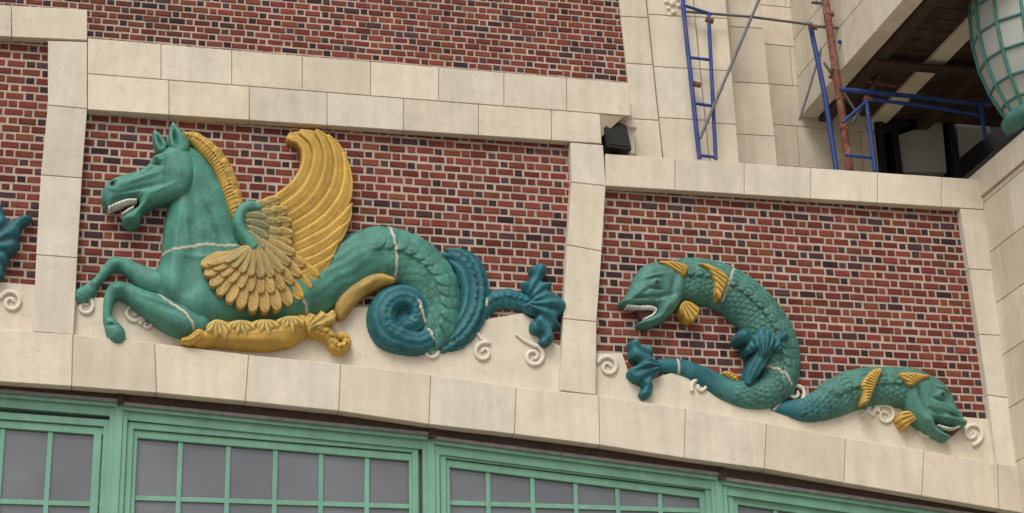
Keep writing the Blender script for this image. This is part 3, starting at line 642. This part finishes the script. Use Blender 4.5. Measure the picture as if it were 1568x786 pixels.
fin("pectoral_fin",d2,[(1388,628),(1402,634),(1406,642),(1396,648),(1386,656),(1376,646),(1376,634)],0.13,1412,632,26)
# ------------------------------------------------------------------ floodlight
fd=empty("floodlight"); fm=MB()
pc=P(942,208,0.02)
vs=[(-.15,-.16,-.22),(.16,-.12,-.22),(.16,.15,-.22),(-.15,.15,-.22),(-.18,-.05,.21),(.14,-.02,.14),(.14,.15,.15),(-.18,.15,.21)]
fm.add([(pc[0]+a,pc[1]+b,pc[2]+c) for a,b,c in vs],[(0,1,5,4),(1,2,6,5),(2,3,7,6),(3,0,4,7),(4,5,6,7),(3,2,1,0)])
prism(fm,[(pc[0]-.05,0,pc[2]-.29),(pc[0]+.05,0,pc[2]-.29),(pc[0]+.05,0,pc[2]-.21),(pc[0]-.05,0,pc[2]-.21)],0.0,0.1)
fm.obj("housing",M_BLACK,fd)
fg=MB(); a,b,c,d_=[np.array(vs[i])+pc for i in (0,1,5,4)]; cc=(a+b+c+d_)/4
q=[cc+(p-cc)*0.85+np.array([0,-0.01,0]) for p in (a,b,c,d_)]; fg.add(q,[(0,1,2,3)]); fg.obj("lens",M_DARK,fd)
# ------------------------------------------------------------------ scaffold
sc=empty("scaffold")
def pipe(n,pts,y,r,m): tubecurve(n,[P(a,b,-y) for a,b in pts],r,m,sc)
pipe("ladder_rail_1",[(1043,-60),(1046,10),(1071,243)],0.2,0.028,M_BLUE)
pipe("ladder_rail_2",[(1085,22),(1096,244)],0.2,0.024,M_BLUE)
for n,(a,b) in enumerate([((1046,8),(1090,22)),((1054,88),(1089,92)),((1062,158),(1093,163)),((1070,238),(1096,241))]): pipe("ladder_rung_%d"%n,[a,b],0.2,0.02,M_BLUE)
pipe("cross_brace_1",[(1175,-30),(1150,28),(1072,212)],0.14,0.020,M_GREY)
pipe("ledger_1",[(1050,18),(1150,26),(1243,38)],0.22,0.018,M_GREY)
pipe("ledger_2",[(1243,40),(1380,50),(1512,56)],1.0,0.022,M_GREY)
pipe("standard_1",[(1240,36),(1262,140),(1281,262)],1.0,0.034,M_BLUE)
pipe("standard_2",[(1258,-60),(1265,10),(1283,130),(1301,262)],0.95,0.052,M_RUST)
pipe("hoop",[(1299,-40),(1302,30),(1302,55),(1295,66),(1284,64)],0.95,0.028,M_BLUE)
pipe("cross_brace_2",[(1430,-30),(1360,90),(1305,190)],1.2,0.024,M_GREY)
pipe("guard_rail_1",[(1286,137),(1400,148),(1516,162)],0.8,0.032,M_BLUE)
pipe("guard_rail_2",[(1330,152),(1420,163),(1508,178)],0.8,0.025,M_BLUE)
pipe("frame_leg_1",[(1326,148),(1340,262)],0.8,0.03,M_BLUE)
pipe("frame_leg_2",[(1502,164),(1509,216)],0.8,0.028,M_BLUE)
pipe("frame_rung_1",[(1294,238),(1338,242)],0.8,0.022,M_BLUE); pipe("frame_rung_2",[(1290,188),(1331,152)],0.8,0.02,M_BLUE)
pipe("cross_brace_3",[(1262,96),(1290,140),(1330,200)],1.0,0.018,M_GREY)
pipe("standard_3",[(1480,-40),(1492,40),(1515,160)],1.2,0.022,M_BLUE)
pipe("cross_brace_4",[(1300,60),(1345,105),(1368,128)],1.7,0.02,M_RUST)
pipe("ledger_3",[(1270,118),(1330,124),(1372,132)],1.3,0.024,M_RUST)
pipe("ledger_4",[(1243,4),(1300,8),(1410,14)],1.3,0.022,M_GREY)
pipe("cross_brace_5",[(1245,-30),(1262,60),(1235,150),(1224,184)],1.6,0.016,M_GREY)
for i,(x,y,yy_) in enumerate([(1278,105,.93),(1286,150,.93),(1292,195,.93),(1067,128,.2),(1245,40,.9),(1086,30,.2),(1270,20,.93),(1498,56,1.0),(1328,150,.8)]):
    pipe("coupler_%d"%i,[(x-5,y),(x+6,y+3)],yy_,0.036,M_RUST)
# ------------------------------------------------------------------ lantern
lt_=empty("lantern")
Pc=P(1590,100,1.2); s_=float(np.linalg.norm(P(1591,100,1.2)-Pc))
prof=[(-60,70),(-20,79),(20,83),(60,84),(100,79),(135,69),(162,57),(180,48)]
def lz(py): return float(P(1590,py,1.2)[2])
pr=[(lz(y),r*s_) for y,r in prof]; NS=14
g=MB(); vs=[];fs=[]
for z_,r_ in pr:
    for k in range(NS): a=2*math.pi*k/NS; vs.append((Pc[0]+r_*math.cos(a)*0.985,Pc[1]+r_*math.sin(a)*0.985,z_))
for i in range(len(pr)-1):
    for k in range(NS): fs.append((i*NS+k,i*NS+(k+1)%NS,(i+1)*NS+(k+1)%NS,(i+1)*NS+k))
g.add(vs,fs); g.obj("glass_panels",M_LGLASS,lt_)
for k in range(NS):
    a=2*math.pi*k/NS; tubecurve("rib_%d"%k,[(Pc[0]+r_*math.cos(a),Pc[1]+r_*math.sin(a),z_) for z_,r_ in pr],0.022,M_LGREEN,lt_)
for i,(z_,r_) in enumerate(pr):
    tubecurve("ring_%d"%i,[(Pc[0]+r_*math.cos(2*math.pi*k/NS),Pc[1]+r_*math.sin(2*math.pi*k/NS),z_) for k in range(NS)],0.018 if i<7 else 0.045,M_LGREEN,lt_,closed=True)
cp=MB(); cpf=[(lz(176),54*s_),(lz(184),60*s_),(lz(194),56*s_),(lz(204),36*s_),(lz(218),16*s_),(lz(228),0.01)]
vs=[];fs=[]
for z_,r_ in cpf:
    for k in range(32): a=2*math.pi*k/32; vs.append((Pc[0]+r_*math.cos(a),Pc[1]+r_*math.sin(a),z_))
for i in range(len(cpf)-1):
    for k in range(32): fs.append((i*32+k,i*32+(k+1)%32,(i+1)*32+(k+1)%32,(i+1)*32+k))
cp.add(vs,fs); cp.obj("bottom_cap",M_LGREEN,lt_,True)
# ------------------------------------------------------------------ ground, sky, light
gm=MB(); gm.add([(-600,-600,0),(600,-600,0),(600,600,0),(-600,600,0)],[(0,1,2,3)]); gm.obj("ground",M_GROUND,None)
w=bpy.data.worlds.new("World"); scene.world=w; w.use_nodes=True; N=w.node_tree.nodes; L=w.node_tree.links
bg=N['Background']; sky=N.new('ShaderNodeTexSky'); sky.sky_type='NISHITA'; sky.sun_disc=False
EL=math.radians(52); AZ=math.radians(208)
sky.sun_elevation=EL; sky.sun_rotation=AZ; sky.dust_density=4; sky.air_density=1.0; sky.ozone_density=1
hv=N.new('ShaderNodeHueSaturation'); hv.inputs['Saturation'].default_value=0.35
L.new(sky.outputs[0],hv.inputs['Color']); L.new(hv.outputs[0],bg.inputs[0]); bg.inputs[1].default_value=0.15
sd=bpy.data.lights.new("sun",'SUN'); sd.energy=1.4; sd.angle=math.radians(24); sd.color=(1,0.97,0.91)
so_=bpy.data.objects.new("sun",sd); scene.collection.objects.link(so_)
dv=Vector((math.sin(AZ)*math.cos(EL),math.cos(AZ)*math.cos(EL),math.sin(EL)))
so_.rotation_euler=dv.to_track_quat('Z','Y').to_euler()
scene.view_settings.view_transform='Standard'; scene.view_settings.look='None'; scene.view_settings.exposure=0
